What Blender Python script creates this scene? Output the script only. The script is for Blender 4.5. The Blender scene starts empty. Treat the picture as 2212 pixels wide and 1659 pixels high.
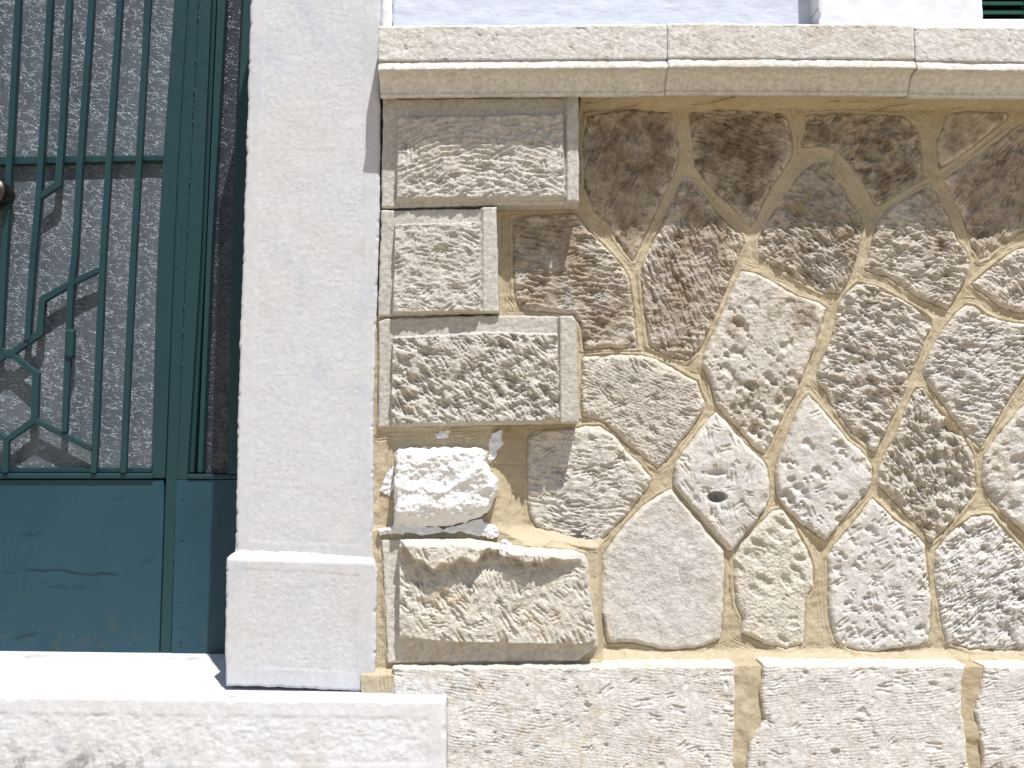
import bpy, bmesh, math, random
import numpy as np
from mathutils import Vector

# ------------------------------------------------------------------ camera, sky, sun, exposure
S = bpy.context.scene
COL = S.collection
F_PX, W_PX, H_PX, PITCH = 2150.0, 2212.0, 1659.0, math.radians(4.0)
DIST = 2.15
_cp, _sp = math.cos(PITCH), math.sin(PITCH)

def ray(u, v):
    cx = (u - W_PX / 2) / F_PX; cy = (H_PX / 2 - v) / F_PX
    return cx, _cp - _sp * cy, _sp + _cp * cy
def _rel(u, v, y):
    dx, dy, dz = ray(u, v); t = (DIST + y) / dy
    return dx * t, dz * t
ZC = -_rel(500, 1690, -.127)[1]          # the pavement is z = 0
def P(u, v, y):                            # point of the plane y seen in direction (u, v)
    x, z = _rel(u, v, y)
    return x, z + ZC
def UV(x, y, z):                           # and back
    dy = y + DIST; dz = z - ZC
    fw = dy * _cp + dz * _sp; up = -dy * _sp + dz * _cp
    return W_PX / 2 + F_PX * x / fw, H_PX / 2 - F_PX * up / fw

cam = bpy.data.cameras.new('camera'); cam.sensor_width = 36; cam.lens = F_PX / W_PX * 36
cam.clip_end = 1000; cam.clip_start = .05
co = bpy.data.objects.new('camera', cam); COL.objects.link(co)
co.location = (0, -DIST, ZC); co.rotation_euler = (math.pi / 2 + PITCH, 0, 0)
S.camera = co

SUN = Vector((.47, -1.0, 2.2)).normalized()
elev = math.asin(SUN.z); rot = math.atan2(SUN.x, SUN.y)
w = bpy.data.worlds.new('World'); S.world = w; w.use_nodes = True
nt = w.node_tree; bg = nt.nodes['Background']
sky = nt.nodes.new('ShaderNodeTexSky'); sky.sky_type = 'NISHITA'; sky.sun_disc = False
sky.sun_elevation = elev; sky.sun_rotation = rot
nt.links.new(sky.outputs[0], bg.inputs[0]); bg.inputs[1].default_value = .07
sl = bpy.data.lights.new('sun', 'SUN'); sl.energy = 4.3; sl.angle = math.radians(.53); sl.color = (1, .985, .965)
so = bpy.data.objects.new('sun', sl); COL.objects.link(so)
so.rotation_euler = SUN.to_track_quat('Z', 'Y').to_euler(); so.location = (2, -4, 8)
vs = S.view_settings; vs.view_transform = 'Standard'; vs.look = 'None'; vs.gamma = 1; vs.exposure = .55
vs.use_curve_mapping = False

# ------------------------------------------------------------------ numeric noise
def _hash(ix, iy, seed):
    h = (ix.astype(np.int64) * 374761393 + iy.astype(np.int64) * 668265263 + seed * 974634777) & 0xffffffff
    h = ((h ^ (h >> 13)) * 1274126177) & 0xffffffff
    h = ((h ^ (h >> 16)) * 2246822519) & 0xffffffff
    return ((h ^ (h >> 15)) & 0xffffff) / float(0xffffff)
def noise(x, y, seed=0):                   # gradient noise, about -1..1
    ix = np.floor(x); iy = np.floor(y); fx = x - ix; fy = y - iy
    ux = fx * fx * fx * (fx * (fx * 6 - 15) + 10); uy = fy * fy * fy * (fy * (fy * 6 - 15) + 10)
    def g(ax, ay):
        a = _hash(ix + ax, iy + ay, seed) * 2 * np.pi
        return np.cos(a) * (fx - ax) + np.sin(a) * (fy - ay)
    a = g(0, 0) * (1 - ux) + g(1, 0) * ux
    b = g(0, 1) * (1 - ux) + g(1, 1) * ux
    return (a * (1 - uy) + b * uy) * 1.5
def fbm(x, y, f, octv, seed, gain=.5):
    s = 0; a = 1
    for i in range(octv):
        s = s + a * noise(x * f + 17.3 * i, y * f - 9.1 * i, seed + i * 31); a *= gain; f *= 2.03
    return s
def sstep(e0, e1, x):
    t = np.clip((x - e0) / (e1 - e0), 0, 1); return t * t * (3 - 2 * t)
def sdist(X, Z, poly):                     # signed distance, positive inside
    p = np.array(poly, float); q = np.roll(p, -1, 0)
    best = np.full(X.shape, 1e9); ins = np.zeros(X.shape, bool)
    for (ax, az), (bx, bz) in zip(p, q):
        ex, ez = bx - ax, bz - az; L = ex * ex + ez * ez + 1e-12
        t = np.clip(((X - ax) * ex + (Z - az) * ez) / L, 0, 1)
        best = np.minimum(best, (X - ax - t * ex) ** 2 + (Z - az - t * ez) ** 2)
        if abs(bz - az) > 1e-12:
            ins ^= ((az > Z) != (bz > Z)) & (X < ex * (Z - az) / ez + ax)
    d = np.sqrt(best)
    return np.where(ins, d, -d)

# relief kinds, in metres, outward positive
def ridges(X, Z, ang, sp, amp, seed, warp=.0045):   # chisel furrows with a steep and a shallow flank
    c, s = (math.cos(ang), math.sin(ang)) if ang is not None else (1., 0.)
    swing = .35 * noise(X * 7, Z * 7, seed + 5)
    t = (-X * s + Z * c) if ang is not None else np.hypot(X - X.mean(), Z - Z.min() + .22)
    t = t + swing * .022 + warp * fbm(X, Z, 30, 3, seed)
    al = (X * c + Z * s)
    ph = t / sp; k = np.floor(ph); f = ph - k
    saw = np.where(f < .72, f / .72, (1 - f) / .28)
    jit = .35 + .65 * sstep(-.35, .45, noise(al * 16 + _hash(k, k * 0 + 3, seed) * 40, k * .73, seed + 9))
    patch = sstep(-.45, .25, noise(X * 15, Z * 15, seed + 77))
    brk = .55 + .9 * (scoops(X, Z, sp * 1.5, seed + 200, ang or 0., 2.2) - .2)
    return amp * (saw - .55) * jit * (.25 + .75 * patch) * np.clip(brk, .2, 1.3)
def scoops(X, Z, size, seed, ang=0., stretch=1.):      # overlapping bowls with sharp crests between them, 0..1
    c, sn = math.cos(ang), math.sin(ang)
    wx = .35 * size * fbm(X, Z, .6 / size, 2, seed + 1); wz = .35 * size * fbm(X, Z, .6 / size, 2, seed + 2)
    a = ((X + wx) * c + (Z + wz) * sn) / (size * stretch); b = (-(X + wx) * sn + (Z + wz) * c) / size
    ia, ib = np.floor(a), np.floor(b); best = np.full(X.shape, 9.)
    for da in (-1, 0, 1):
        for db in (-1, 0, 1):
            ca, cb = ia + da, ib + db
            pa = ca + _hash(ca, cb, seed + 11); pb = cb + _hash(ca, cb, seed + 12)
            tb = b - pb; q = (a - pa) ** 2 + tb * tb * np.where(tb > 0, 1.5, .8)
            best = np.minimum(best, .55 * _hash(ca, cb, seed + 13) + q)
    return np.clip(best, 0, 1.3)
def dents(X, Z, n, rmin, rmax, depth, seed, ang=0., stretch=1., zone=None):
    rng = random.Random(seed); h = np.zeros_like(X)
    x0, z0 = X[0, 0], Z[0, 0]; dx = X[0, 1] - X[0, 0]; dz = Z[1, 0] - Z[0, 0]
    x1, z1 = X[-1, -1], Z[-1, -1]
    for _ in range(n):
        cx = rng.uniform(x0, x1); cz = rng.uniform(z0, z1)
        if zone is not None and rng.random() > zone((cx - x0) / (x1 - x0), (cz - z0) / (z1 - z0)): continue
        r = rmin * (rmax / rmin) ** (rng.random() ** 1.6); a = ang + rng.gauss(0, .35); R = r * stretch * 1.6
        i0 = max(int((cx - R - x0) / dx), 0); i1 = min(int((cx + R - x0) / dx) + 2, X.shape[1])
        j0 = max(int((cz - R - z0) / dz), 0); j1 = min(int((cz + R - z0) / dz) + 2, X.shape[0])
        if i1 <= i0 or j1 <= j0: continue
        px = X[j0:j1, i0:i1] - cx; pz = Z[j0:j1, i0:i1] - cz
        sa = (px * math.cos(a) + pz * math.sin(a)) / (r * stretch); ta = (-px * math.sin(a) + pz * math.cos(a)) / r
        ta = ta + .35 * ta * ta
        q = np.sqrt(sa * sa + ta * ta)
        h[j0:j1, i0:i1] -= depth * (r / rmax) ** .7 * rng.uniform(.5, 1) * (1 - sstep(.45, 1.1, q))
    return h

# ------------------------------------------------------------------ materials
def mat(name):
    m = bpy.data.materials.new(name); m.use_nodes = True
    t = m.node_tree; b = t.nodes['Principled BSDF']
    return m, t, b
def N(t, kind, **kw):
    n = t.nodes.new('ShaderNode' + kind)
    for k, val in kw.items():
        if k[0] == '_': setattr(n, k[1:], val)
        else:
            key = int(k[1:]) if k[0] == 'i' and k[1:].isdigit() else k.replace('__', ' ')
            if hasattr(val, 'is_linked'): t.links.new(val, n.inputs[key])
            else: n.inputs[key].default_value = val
    return n
def tex(t, scale, detail=5, rough=.55, vec=None, dist=0):
    n = N(t, 'TexNoise'); n.inputs['Scale'].default_value = scale; n.inputs['Detail'].default_value = detail
    n.inputs['Roughness'].default_value = rough; n.inputs['Distortion'].default_value = dist
    t.links.new(vec if vec is not None else pos(t), n.inputs['Vector'])
    return n.outputs['Fac']
def pos(t):
    for n in t.nodes:
        if n.bl_idname == 'ShaderNodeNewGeometry': return n.outputs['Position']
    return N(t, 'NewGeometry').outputs['Position']
def rng_(t, fac, a, b, c=0., d=1., smooth=True):
    n = N(t, 'MapRange'); n.interpolation_type = 'SMOOTHSTEP' if smooth else 'LINEAR'
    t.links.new(fac, n.inputs[0])
    for i, val in enumerate((a, b, c, d)): n.inputs[i + 1].default_value = val
    return n.outputs[0]
def mth(t, op, a, b=0.):
    n = N(t, 'Math', _operation=op)
    for i, val in enumerate((a, b)):
        if hasattr(val, 'is_linked'): t.links.new(val, n.inputs[i])
        else: n.inputs[i].default_value = val
    return n.outputs[0]
def mix(t, fac, a, b, mode='MIX'):
    n = N(t, 'Mix', _data_type='RGBA', _blend_type=mode)
    for i, val in ((0, fac), (6, a), (7, b)):
        if hasattr(val, 'is_linked'): t.links.new(val, n.inputs[i])
        else: n.inputs[i].default_value = val if i == 0 else (*val, 1)
    return n.outputs[2]
def bump(t, b, h, dist, strength=1.):
    n = N(t, 'Bump'); n.inputs['Strength'].default_value = strength; n.inputs['Distance'].default_value = dist
    t.links.new(h, n.inputs['Height']); t.links.new(n.outputs[0], b.inputs['Normal'])
def grey(t, fac):
    c = N(t, 'CombineColor')
    for i in range(3): t.links.new(fac, c.inputs[i])
    return c.outputs[0]
def oattr(t, name): return N(t, 'Attribute', _attribute_type='OBJECT', _attribute_name=name)

def stone_mat():
    m, t, b = mat('weathered limestone')
    n1 = tex(t, 11, 7, .62, dist=.5); n2 = tex(t, 95, 6, .65); n3 = tex(t, 420, 4, .6); n4 = tex(t, 34, 6, .68)
    tint = oattr(t, 'tint').outputs['Color']; st = oattr(t, 'stain_tint').outputs['Color']; sa = oattr(t, 'stain').outputs['Fac']
    mix1 = mth(t, 'ADD', mth(t, 'MULTIPLY', n1, .55), mth(t, 'MULTIPLY', n4, .45))
    d = mth(t, 'DIVIDE', mth(t, 'SUBTRACT', mth(t, 'ADD', mix1, mth(t, 'MULTIPLY', sa, .32)), .59), .13)
    f = N(t, 'Clamp'); t.links.new(d, f.inputs[0])
    c = mix(t, f.outputs[0], tint, st)
    film = rng_(t, tex(t, 16, 7, .68, dist=.6), .53, .66, 0, 1)      # cool grey film of old dust on the darkest stones
    c = mix(t, mth(t, 'MULTIPLY', film, mth(t, 'MULTIPLY', sa, .65)), c, (.33, .315, .30))
    c = mix(t, 1., c, grey(t, rng_(t, n2, .25, .75, .8, 1.18)), 'MULTIPLY')
    c = mix(t, 1., c, grey(t, rng_(t, n3, .3, .7, .92, 1.08)), 'MULTIPLY')
    warm = rng_(t, tex(t, 9, 6, .65, dist=1.), .56, .74, 0, .4)
    c = mix(t, warm, c, mix(t, 1., c, (1.05, .92, .75), 'MULTIPLY'))
    sp = rng_(t, tex(t, 150, 3, .7), .67, .73, 0, .6)
    c = mix(t, sp, c, mix(t, 1., c, (.5, .46, .42), 'MULTIPLY'))
    rim = N(t, 'Attribute', _attribute_type='GEOMETRY', _attribute_name='rim').outputs['Fac']     # mortar wiped over the arrises
    c = mix(t, mth(t, 'MULTIPLY', rim, rng_(t, tex(t, 40, 5, .65), .38, .56, 0, 1.)), c, (.58, .52, .43))
    t.links.new(c, b.inputs['Base Color']); b.inputs['Roughness'].default_value = .93
    b.inputs['Specular IOR Level'].default_value = .25
    n5 = tex(t, 210, 2, .8)
    bump(t, b, mth(t, 'ADD', mth(t, 'MULTIPLY', n3, .5), mth(t, 'ADD', mth(t, 'MULTIPLY', n2, .4), mth(t, 'MULTIPLY', rng_(t, n5, .30, .52, 0, 1), .35))), .0014, .8)
    return m
def mortar_mat():
    m, t, b = mat('ochre mortar')
    n1 = tex(t, 9, 5, .6); n2 = tex(t, 60, 6, .6); n3 = tex(t, 420, 3, .6)
    c = mix(t, rng_(t, n1, .35, .65), (.465, .395, .28), (.415, .345, .23))
    c = mix(t, rng_(t, n2, .45, .75, 0, .5), c, (.52, .465, .365))
    c = mix(t, rng_(t, tex(t, 240, 3, .7), .66, .73, 0, .5), c, (.14, .115, .08))
    c = mix(t, 1., c, grey(t, rng_(t, n3, .3, .7, .86, 1.12)), 'MULTIPLY')
    c = mix(t, rng_(t, tex(t, 22, 6, .7, dist=.8), .57, .68, 0, .55), c, (.30, .225, .12))
    t.links.new(c, b.inputs['Base Color']); b.inputs['Roughness'].default_value = .95
    b.inputs['Specular IOR Level'].default_value = .2
    bump(t, b, mth(t, 'ADD', n2, mth(t, 'MULTIPLY', n3, .9)), .0020, .9)
    return m
def marble_mat(name, base, vein, dirt=False, amt=.5, fine=.0007):
    m, t, b = mat(name)
    n1 = tex(t, 6, 7, .6, dist=1.2); n2 = tex(t, 90, 5, .6); n3 = tex(t, 380, 3, .5)
    c = mix(t, rng_(t, n1, .5, .72, 0, amt), base, vein)
    c = mix(t, rng_(t, tex(t, 3.1, 5, .6), .5, .75, 0, .5), c, tuple(x * y for x, y in zip(base, (1., .93, .84))))
    c = mix(t, 1., c, grey(t, rng_(t, n2, .25, .75, .92, 1.06)), 'MULTIPLY')
    if dirt:                                # grey lichen and grime low on the riser
        sx = N(t, 'SeparateXYZ'); t.links.new(pos(t), sx.inputs[0])
        low = rng_(t, sx.outputs[2], .10, .035, 0, 1); left = rng_(t, sx.outputs[0], -.55, -.85, .12, 1)
        g = mth(t, 'MULTIPLY', mth(t, 'MULTIPLY', low, left), rng_(t, tex(t, 24, 7, .75, dist=.5), .47, .6))
        c = mix(t, mth(t, 'MULTIPLY', g, .8), c, (.16, .16, .17))
        for u, v, y, rad in ((385, 1440, .2, .07), (250, 1436, .22, .05), (60, 1428, .2, .06)):
            px_, pz_ = P(u, v, y); vd = N(t, 'VectorMath', _operation='DISTANCE'); t.links.new(pos(t), vd.inputs[0]); vd.inputs[1].default_value = (px_, y + .03, pz_)
            c = mix(t, mth(t, 'MULTIPLY', rng_(t, vd.outputs['Value'], rad, rad * .2, 0, .75), rng_(t, tex(t, 30, 6, .7), .42, .62)), c, (.30, .28, .23))
        g2 = mth(t, 'MULTIPLY', rng_(t, sx.outputs[2], .2, .02, 0, .5), rng_(t, tex(t, 10, 6, .7), .48, .68))
        c = mix(t, g2, c, (.42, .39, .33))
    else:
        mp = N(t, 'Mapping'); t.links.new(pos(t), mp.inputs[0]); mp.inputs['Scale'].default_value = (26, 26, 2.4)
        c = mix(t, rng_(t, tex(t, 1., 6, .65, mp.outputs[0]), .56, .74, 0, .35), c, (.40, .385, .36))
        c = mix(t, rng_(t, tex(t, 85, 4, .75), .69, .74, 0, .5), c, (.25, .24, .235))
    t.links.new(c, b.inputs['Base Color']); b.inputs['Roughness'].default_value = .7
    b.inputs['Specular IOR Level'].default_value = .35
    bump(t, b, mth(t, 'ADD', n2, mth(t, 'MULTIPLY', n3, .6)), fine * 2, .8)
    return m
def paint_mat(name, base, bumpd, bscale=14, stretch=(1, 1, 1)):
    m, t, b = mat(name)
    mp = N(t, 'Mapping'); t.links.new(pos(t), mp.inputs[0]); mp.inputs['Scale'].default_value = stretch
    n1 = tex(t, bscale, 6, .6, mp.outputs[0]); n2 = tex(t, 120, 4, .6)
    c = mix(t, rng_(t, n1, .35, .7), base, tuple(x * .94 for x in base))
    t.links.new(c, b.inputs['Base Color']); b.inputs['Roughness'].default_value = .85
    bump(t, b, mth(t, 'ADD', n1, mth(t, 'MULTIPLY', n2, .25)), bumpd, .8)
    return m
def green_mat(name, base, worn=False):
    m, t, b = mat(name)
    n1 = tex(t, 5, 6, .6, dist=.5); n2 = tex(t, 70, 5, .6)
    mp = N(t, 'Mapping'); t.links.new(pos(t), mp.inputs[0]); mp.inputs['Scale'].default_value = (16, 16, 2.2)
    st = tex(t, 1., 6, .65, mp.outputs[0])
    c = mix(t, rng_(t, n1, .35, .7, 0, .7), base, tuple(x * y for x, y in zip(base, (.72, .82, .86))))
    c = mix(t, rng_(t, st, .55, .75, 0, .35), c, tuple(x * .62 for x in base))
    if worn:
        sx = N(t, 'SeparateXYZ'); t.links.new(pos(t), sx.inputs[0])
        low = rng_(t, sx.outputs[2], .36, .2, 0, 1)
        g = mth(t, 'MULTIPLY', low, rng_(t, tex(t, 30, 6, .7), .5, .7, 0, .7))
        c = mix(t, g, c, (.05, .06, .055))
        mp2 = N(t, 'Mapping'); t.links.new(pos(t), mp2.inputs[0]); mp2.inputs['Scale'].default_value = (5, 5, 22)
        sm = rng_(t, tex(t, 1.3, 4, .6, mp2.outputs[0]), .64, .7, 0, .55)
        c = mix(t, sm, c, tuple(x * .55 for x in base))
        def scuff(u0, v0, u1, v1, wd, amt):
            nonlocal c
            (xa, za), (xb, zb) = P(u0, v0, .285), P(u1, v1, .285); k = (zb - za) / (xb - xa)
            wob = mth(t, 'MULTIPLY', mth(t, 'SUBTRACT', tex(t, 14, 2, .5), .5), .02)
            dz = mth(t, 'ABSOLUTE', mth(t, 'SUBTRACT', mth(t, 'ADD', sx.outputs[2], wob), mth(t, 'ADD', mth(t, 'MULTIPLY', mth(t, 'SUBTRACT', sx.outputs[0], xa), k), za)))
            inx = mth(t, 'MULTIPLY', rng_(t, sx.outputs[0], xa, xa + .02, 0, 1), rng_(t, sx.outputs[0], xb - .02, xb, 1, 0))
            c = mix(t, mth(t, 'MULTIPLY', mth(t, 'MULTIPLY', rng_(t, dz, wd * .5, wd, 1, 0), inx), amt), c, (.008, .022, .026))
        for q in ((55, 1230, 262, 1243, .004, .8), (120, 1222, 140, 1234, .005, .7), (266, 1236, 288, 1228, .005, .7), (36, 1210, 54, 1211, .005, .7), (300, 1222, 335, 1205, .006, .5), (35, 1155, 95, 1150, .006, .4), (0, 1262, 12, 1262, .004, .7), (20, 1380, 85, 1368, .006, .6)): scuff(*q)
        rust = mth(t, 'MULTIPLY', rng_(t, sx.outputs[2], .262, .225, 0, 1), rng_(t, tex(t, 130, 5, .7), .6, .68, 0, .8))
        c = mix(t, rust, c, (.16, .10, .07))
    t.links.new(c, b.inputs['Base Color'])
    t.links.new(rng_(t, n2, .3, .7, .38, .55), b.inputs['Roughness']); b.inputs['Specular IOR Level'].default_value = .28
    bump(t, b, mth(t, 'ADD', n1, mth(t, 'MULTIPLY', n2, .3)), .0012, .6)
    return m
def glass_mat(name, base):
    m, t, b = mat(name)
    mp = N(t, 'Mapping'); t.links.new(pos(t), mp.inputs[0]); mp.inputs['Rotation'].default_value = (0, .5, 0)
    mp.inputs['Scale'].default_value = (34, 34, 72)
    nz = N(t, 'TexNoise'); nz.inputs['Scale'].default_value = 1.1; nz.inputs['Detail'].default_value = 3
    t.links.new(mp.outputs[0], nz.inputs['Vector'])
    vm = N(t, 'VectorMath', _operation='MULTIPLY_ADD'); t.links.new(nz.outputs['Color'], vm.inputs[0])
    vm.inputs[1].default_value = (1.7, 1.7, 1.7); t.links.new(mp.outputs[0], vm.inputs[2])
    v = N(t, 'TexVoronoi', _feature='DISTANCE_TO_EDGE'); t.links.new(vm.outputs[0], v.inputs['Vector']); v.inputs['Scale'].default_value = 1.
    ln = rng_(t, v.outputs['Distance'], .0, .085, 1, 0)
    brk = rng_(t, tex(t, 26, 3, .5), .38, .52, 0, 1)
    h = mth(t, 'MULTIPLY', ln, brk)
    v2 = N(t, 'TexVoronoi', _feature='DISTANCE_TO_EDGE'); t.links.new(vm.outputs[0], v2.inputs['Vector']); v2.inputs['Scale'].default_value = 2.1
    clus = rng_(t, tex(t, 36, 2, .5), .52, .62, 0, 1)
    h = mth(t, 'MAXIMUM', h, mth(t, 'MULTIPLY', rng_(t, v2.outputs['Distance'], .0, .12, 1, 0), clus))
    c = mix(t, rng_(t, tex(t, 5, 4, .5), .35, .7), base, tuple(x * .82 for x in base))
    c = mix(t, mth(t, 'MULTIPLY', h, .85), c, tuple(min(x * 3.0, 1) for x in base))      # highlights along the pressed ridges, painted in as a lighter colour
    t.links.new(c, b.inputs['Base Color'])
    t.links.new(rng_(t, h, .05, .5, .36, .30), b.inputs['Roughness']); b.inputs['IOR'].default_value = 1.6
    bump(t, b, h, .0015, 1.)
    return m
def plain_mat(name, base, rough=.5, metal=0.):
    m, t, b = mat(name); n = tex(t, 60, 5, .6)
    t.links.new(mix(t, rng_(t, n, .3, .7), base, tuple(x * .7 for x in base)), b.inputs['Base Color'])
    b.inputs['Roughness'].default_value = rough; b.inputs['Metallic'].default_value = metal
    bump(t, b, n, .0005, .5)
    return m

M_STONE = stone_mat(); M_MORTAR = mortar_mat()
M_PILLAR = marble_mat('tooled marble', (.50, .50, .515), (.41, .43, .485), amt=.65, fine=.0003)
M_STEP = marble_mat('white marble', (.60, .605, .625), (.50, .52, .575), True, fine=.0007)
M_WHITE = paint_mat('white limewash', (.66, .68, .72), .003)
M_PALE = paint_mat('pale blue white plaster', (.525, .56, .655), .003, 16, (1, 1, 3.2))
M_LIME = paint_mat('thick white limewash', (.70, .70, .70), .0025, 90)
M_GREEN = green_mat('dark green gloss paint', (.013, .042, .048))
M_PANEL = green_mat('scuffed green sheet metal', (.018, .055, .073), True)
M_SHUT = green_mat('green shutter paint', (.012, .06, .045))
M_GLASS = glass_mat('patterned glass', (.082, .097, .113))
M_SHADEGLASS = glass_mat('patterned side glass', (.024, .027, .038))  # darker copy of the patterned glass, the pillar's shade put into its colour
M_BRASS = plain_mat('tarnished metal', (.085, .075, .065), .42, 1.)
M_DARK = plain_mat('dark interior', (.02, .02, .022), .9)

# ------------------------------------------------------------------ object helpers
def root(name, loc, label, cat):
    o = bpy.data.objects.new(name, None); COL.objects.link(o); o.location = loc
    o.empty_display_size = .1; o['label'] = label; o['category'] = cat; o['kind'] = 'thing'
    return o
def link(name, me, m, parent, org, label=None):
    o = bpy.data.objects.new(name, me); COL.objects.link(o)
    if not me.materials: me.materials.append(m)
    if parent is not None:
        o.parent = parent; pl = Vector(parent.location); q = parent.parent
        while q is not None: pl += Vector(q.location); q = q.parent
        o.location = Vector(org) - pl
    else: o.location = org
    if label: o['label'] = label
    return o
def np_mesh(name, V, quads, smooth):
    me = bpy.data.meshes.new(name)
    me.vertices.add(len(V)); me.vertices.foreach_set('co', np.ascontiguousarray(V, np.float32).ravel())
    n = len(quads); me.loops.add(n * 4); me.polygons.add(n)
    me.loops.foreach_set('vertex_index', np.ascontiguousarray(quads, np.int32).ravel())
    me.polygons.foreach_set('loop_start', np.arange(0, n * 4, 4, dtype=np.int32))
    me.polygons.foreach_set('use_smooth', np.ascontiguousarray(smooth, bool))
    me.update(calc_edges=True); me.validate()
    return me
def relief(name, poly, y0, hfun, yback, m, parent, res=.002, ragged=.002, seed=1, label=None, cut=None, dz_back=0., rim=None):
    """A block whose front is a real height field over the outline poly (x, z), closed by sides running back to yback."""
    p = np.array(poly); pad = res * 3
    x = np.arange(p[:, 0].min() - pad, p[:, 0].max() + pad, res); z = np.arange(p[:, 1].min() - pad, p[:, 1].max() + pad, res)
    X, Z = np.meshgrid(x, z)
    d0 = sdist(X, Z, poly); d = d0
    if ragged: d = d0 + ragged * fbm(X, Z, 45, 3, seed + 500) + ragged * .8 * noise(X * 14, Z * 14, seed + 501)
    gz, gx = np.gradient(d, res); g = np.sqrt(gx * gx + gz * gz) + 1e-6
    out = d < 0
    sx = np.where(out, np.clip(-d / g, 0, res * 2.2) * gx / g, 0); sz = np.where(out, np.clip(-d / g, 0, res * 2.2) * gz / g, 0)
    h = hfun(X, Z, np.maximum(d, 0))
    keep = d > 0
    fk = keep[:-1, :-1] | keep[1:, :-1] | keep[:-1, 1:] | keep[1:, 1:]
    if cut is not None: fk &= cut(X, Z, d)[:-1, :-1]
    idx = np.arange(X.size).reshape(X.shape)
    q = np.stack([idx[:-1, :-1][fk], idx[:-1, 1:][fk], idx[1:, 1:][fk], idx[1:, :-1][fk]], 1)
    Xs, Zs, Y = X + sx, Z + sz, y0 - h
    used = np.unique(q); remap = np.full(X.size, -1); remap[used] = np.arange(len(used))
    V = np.stack([Xs.ravel()[used], Y.ravel()[used], Zs.ravel()[used]], 1); q = remap[q]
    n = len(V)
    sm = np.ones(len(q), bool)
    if yback is not None:                   # sides
        e = np.concatenate([q[:, [0, 1]], q[:, [1, 2]], q[:, [2, 3]], q[:, [3, 0]]])
        key = np.sort(e, 1); kk = key[:, 0].astype(np.int64) * (n + 1) + key[:, 1]
        _, inv, cnt = np.unique(kk, return_inverse=True, return_counts=True)
        be = e[cnt[inv] == 1]
        bv = np.unique(be); rm = np.full(n, -1); rm[bv] = np.arange(len(bv))
        Vf = V[bv]; Vb = Vf.copy(); Vb[:, 1] = yback; Vb[:, 2] += dz_back
        nb = len(bv); V = np.concatenate([V, Vf, Vb]); r = rm[be]
        sq = np.stack([n + r[:, 1], n + r[:, 0], n + nb + r[:, 0], n + nb + r[:, 1]], 1)
        q = np.concatenate([q, sq]); sm = np.concatenate([sm, np.ones(len(sq), bool)])
    c = np.array([p[:, 0].mean(), y0, p[:, 1].mean()])
    me = np_mesh(name, V - c, q, sm)
    if rim:
        rv = np.ones(len(V), np.float32); rv[:n] = np.exp(-np.maximum(d, 0) / rim * (1 + .8 * noise(X * 30, Z * 30, seed + 600))).ravel()[used]
        at = me.attributes.new('rim', 'FLOAT', 'POINT'); at.data.foreach_set('value', rv)
    return link(name, me, m, parent, c, label)

def px(poly, y): return [P(u, v, y) for u, v in poly]
def prism(name, poly, yf, yb, m, parent, bev=.0015, label=None, world=False):
    pts = poly if world else px(poly, yf)
    a = sum(p[0] * q[1] - q[0] * p[1] for p, q in zip(pts, pts[1:] + pts[:1]))
    if a < 0: pts = pts[::-1]
    cx = sum(p[0] for p in pts) / len(pts); cz = sum(p[1] for p in pts) / len(pts)
    bm = bmesh.new()
    f = [bm.verts.new((x - cx, 0, z - cz)) for x, z in pts]; k = [bm.verts.new((x - cx, yb - yf, z - cz)) for x, z in pts]
    bm.faces.new(f); bm.faces.new(k[::-1]); n = len(pts)
    for i in range(n): bm.faces.new((f[(i + 1) % n], f[i], k[i], k[(i + 1) % n]))
    if bev: bmesh.ops.bevel(bm, geom=bm.edges[:], offset=bev, segments=2, affect='EDGES', profile=.5)
    bmesh.ops.recalc_face_normals(bm, faces=bm.faces[:])
    me = bpy.data.meshes.new(name); bm.to_mesh(me); bm.free()
    return link(name, me, m, parent, (cx, yf, cz), label)
def strip(L, R): return list(L) + list(R)[::-1]
def bar(name, pts, w, yf, yb, m, parent, bev=.0022):       # flat-lying bar of width w along a pixel polyline
    p = [Vector(P(u, v, yf)) for u, v in pts]; L = []; R = []
    for i in range(len(p)):
        d0 = (p[i] - p[i - 1]).normalized() if i else (p[1] - p[0]).normalized()
        d1 = (p[i + 1] - p[i]).normalized() if i < len(p) - 1 else d0
        n0 = Vector((-d0.y, d0.x)); n1 = Vector((-d1.y, d1.x)); mm = (n0 + n1).normalized(); s = w / 2 / max(.4, mm.dot(n0))
        L.append(tuple(p[i] + mm * s)); R.append(tuple(p[i] - mm * s))
    return prism(name, L + R[::-1], yf, yb, m, parent, bev, world=True)

# ------------------------------------------------------------------ ground
bm = bmesh.new(); bmesh.ops.create_grid(bm, x_segments=2, y_segments=2, size=150)
me = bpy.data.meshes.new('pavement'); bm.to_mesh(me); bm.free()
m, t, b = mat('pale stone paving')
c = mix(t, rng_(t, tex(t, 2.5, 7, .65), .35, .7), (.47, .385, .275), (.39, .315, .215))
t.links.new(c, b.inputs['Base Color']); b.inputs['Roughness'].default_value = .9
bump(t, b, tex(t, 40, 6, .6), .004, .7)
g = link('pavement', me, m, None, (0, -20, 0)); g['kind'] = 'structure'

# ------------------------------------------------------------------ the stone wall
WALL = root('stone_wall', (P(1700, 1000, 0)[0], 0, 0),
            'rough limestone wall of angular stones and squared corner blocks set in ochre mortar', 'wall')
PALE, CREAM, GREYB, BROWN = (.52, .505, .48), (.515, .485, .42), (.43, .385, .33), (.345, .285, .215)
ST_B, ST_D, ST_G, ST_O = (.25, .195, .14), (.175, .132, .09), (.40, .37, .33), (.52, .40, .27)

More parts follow.
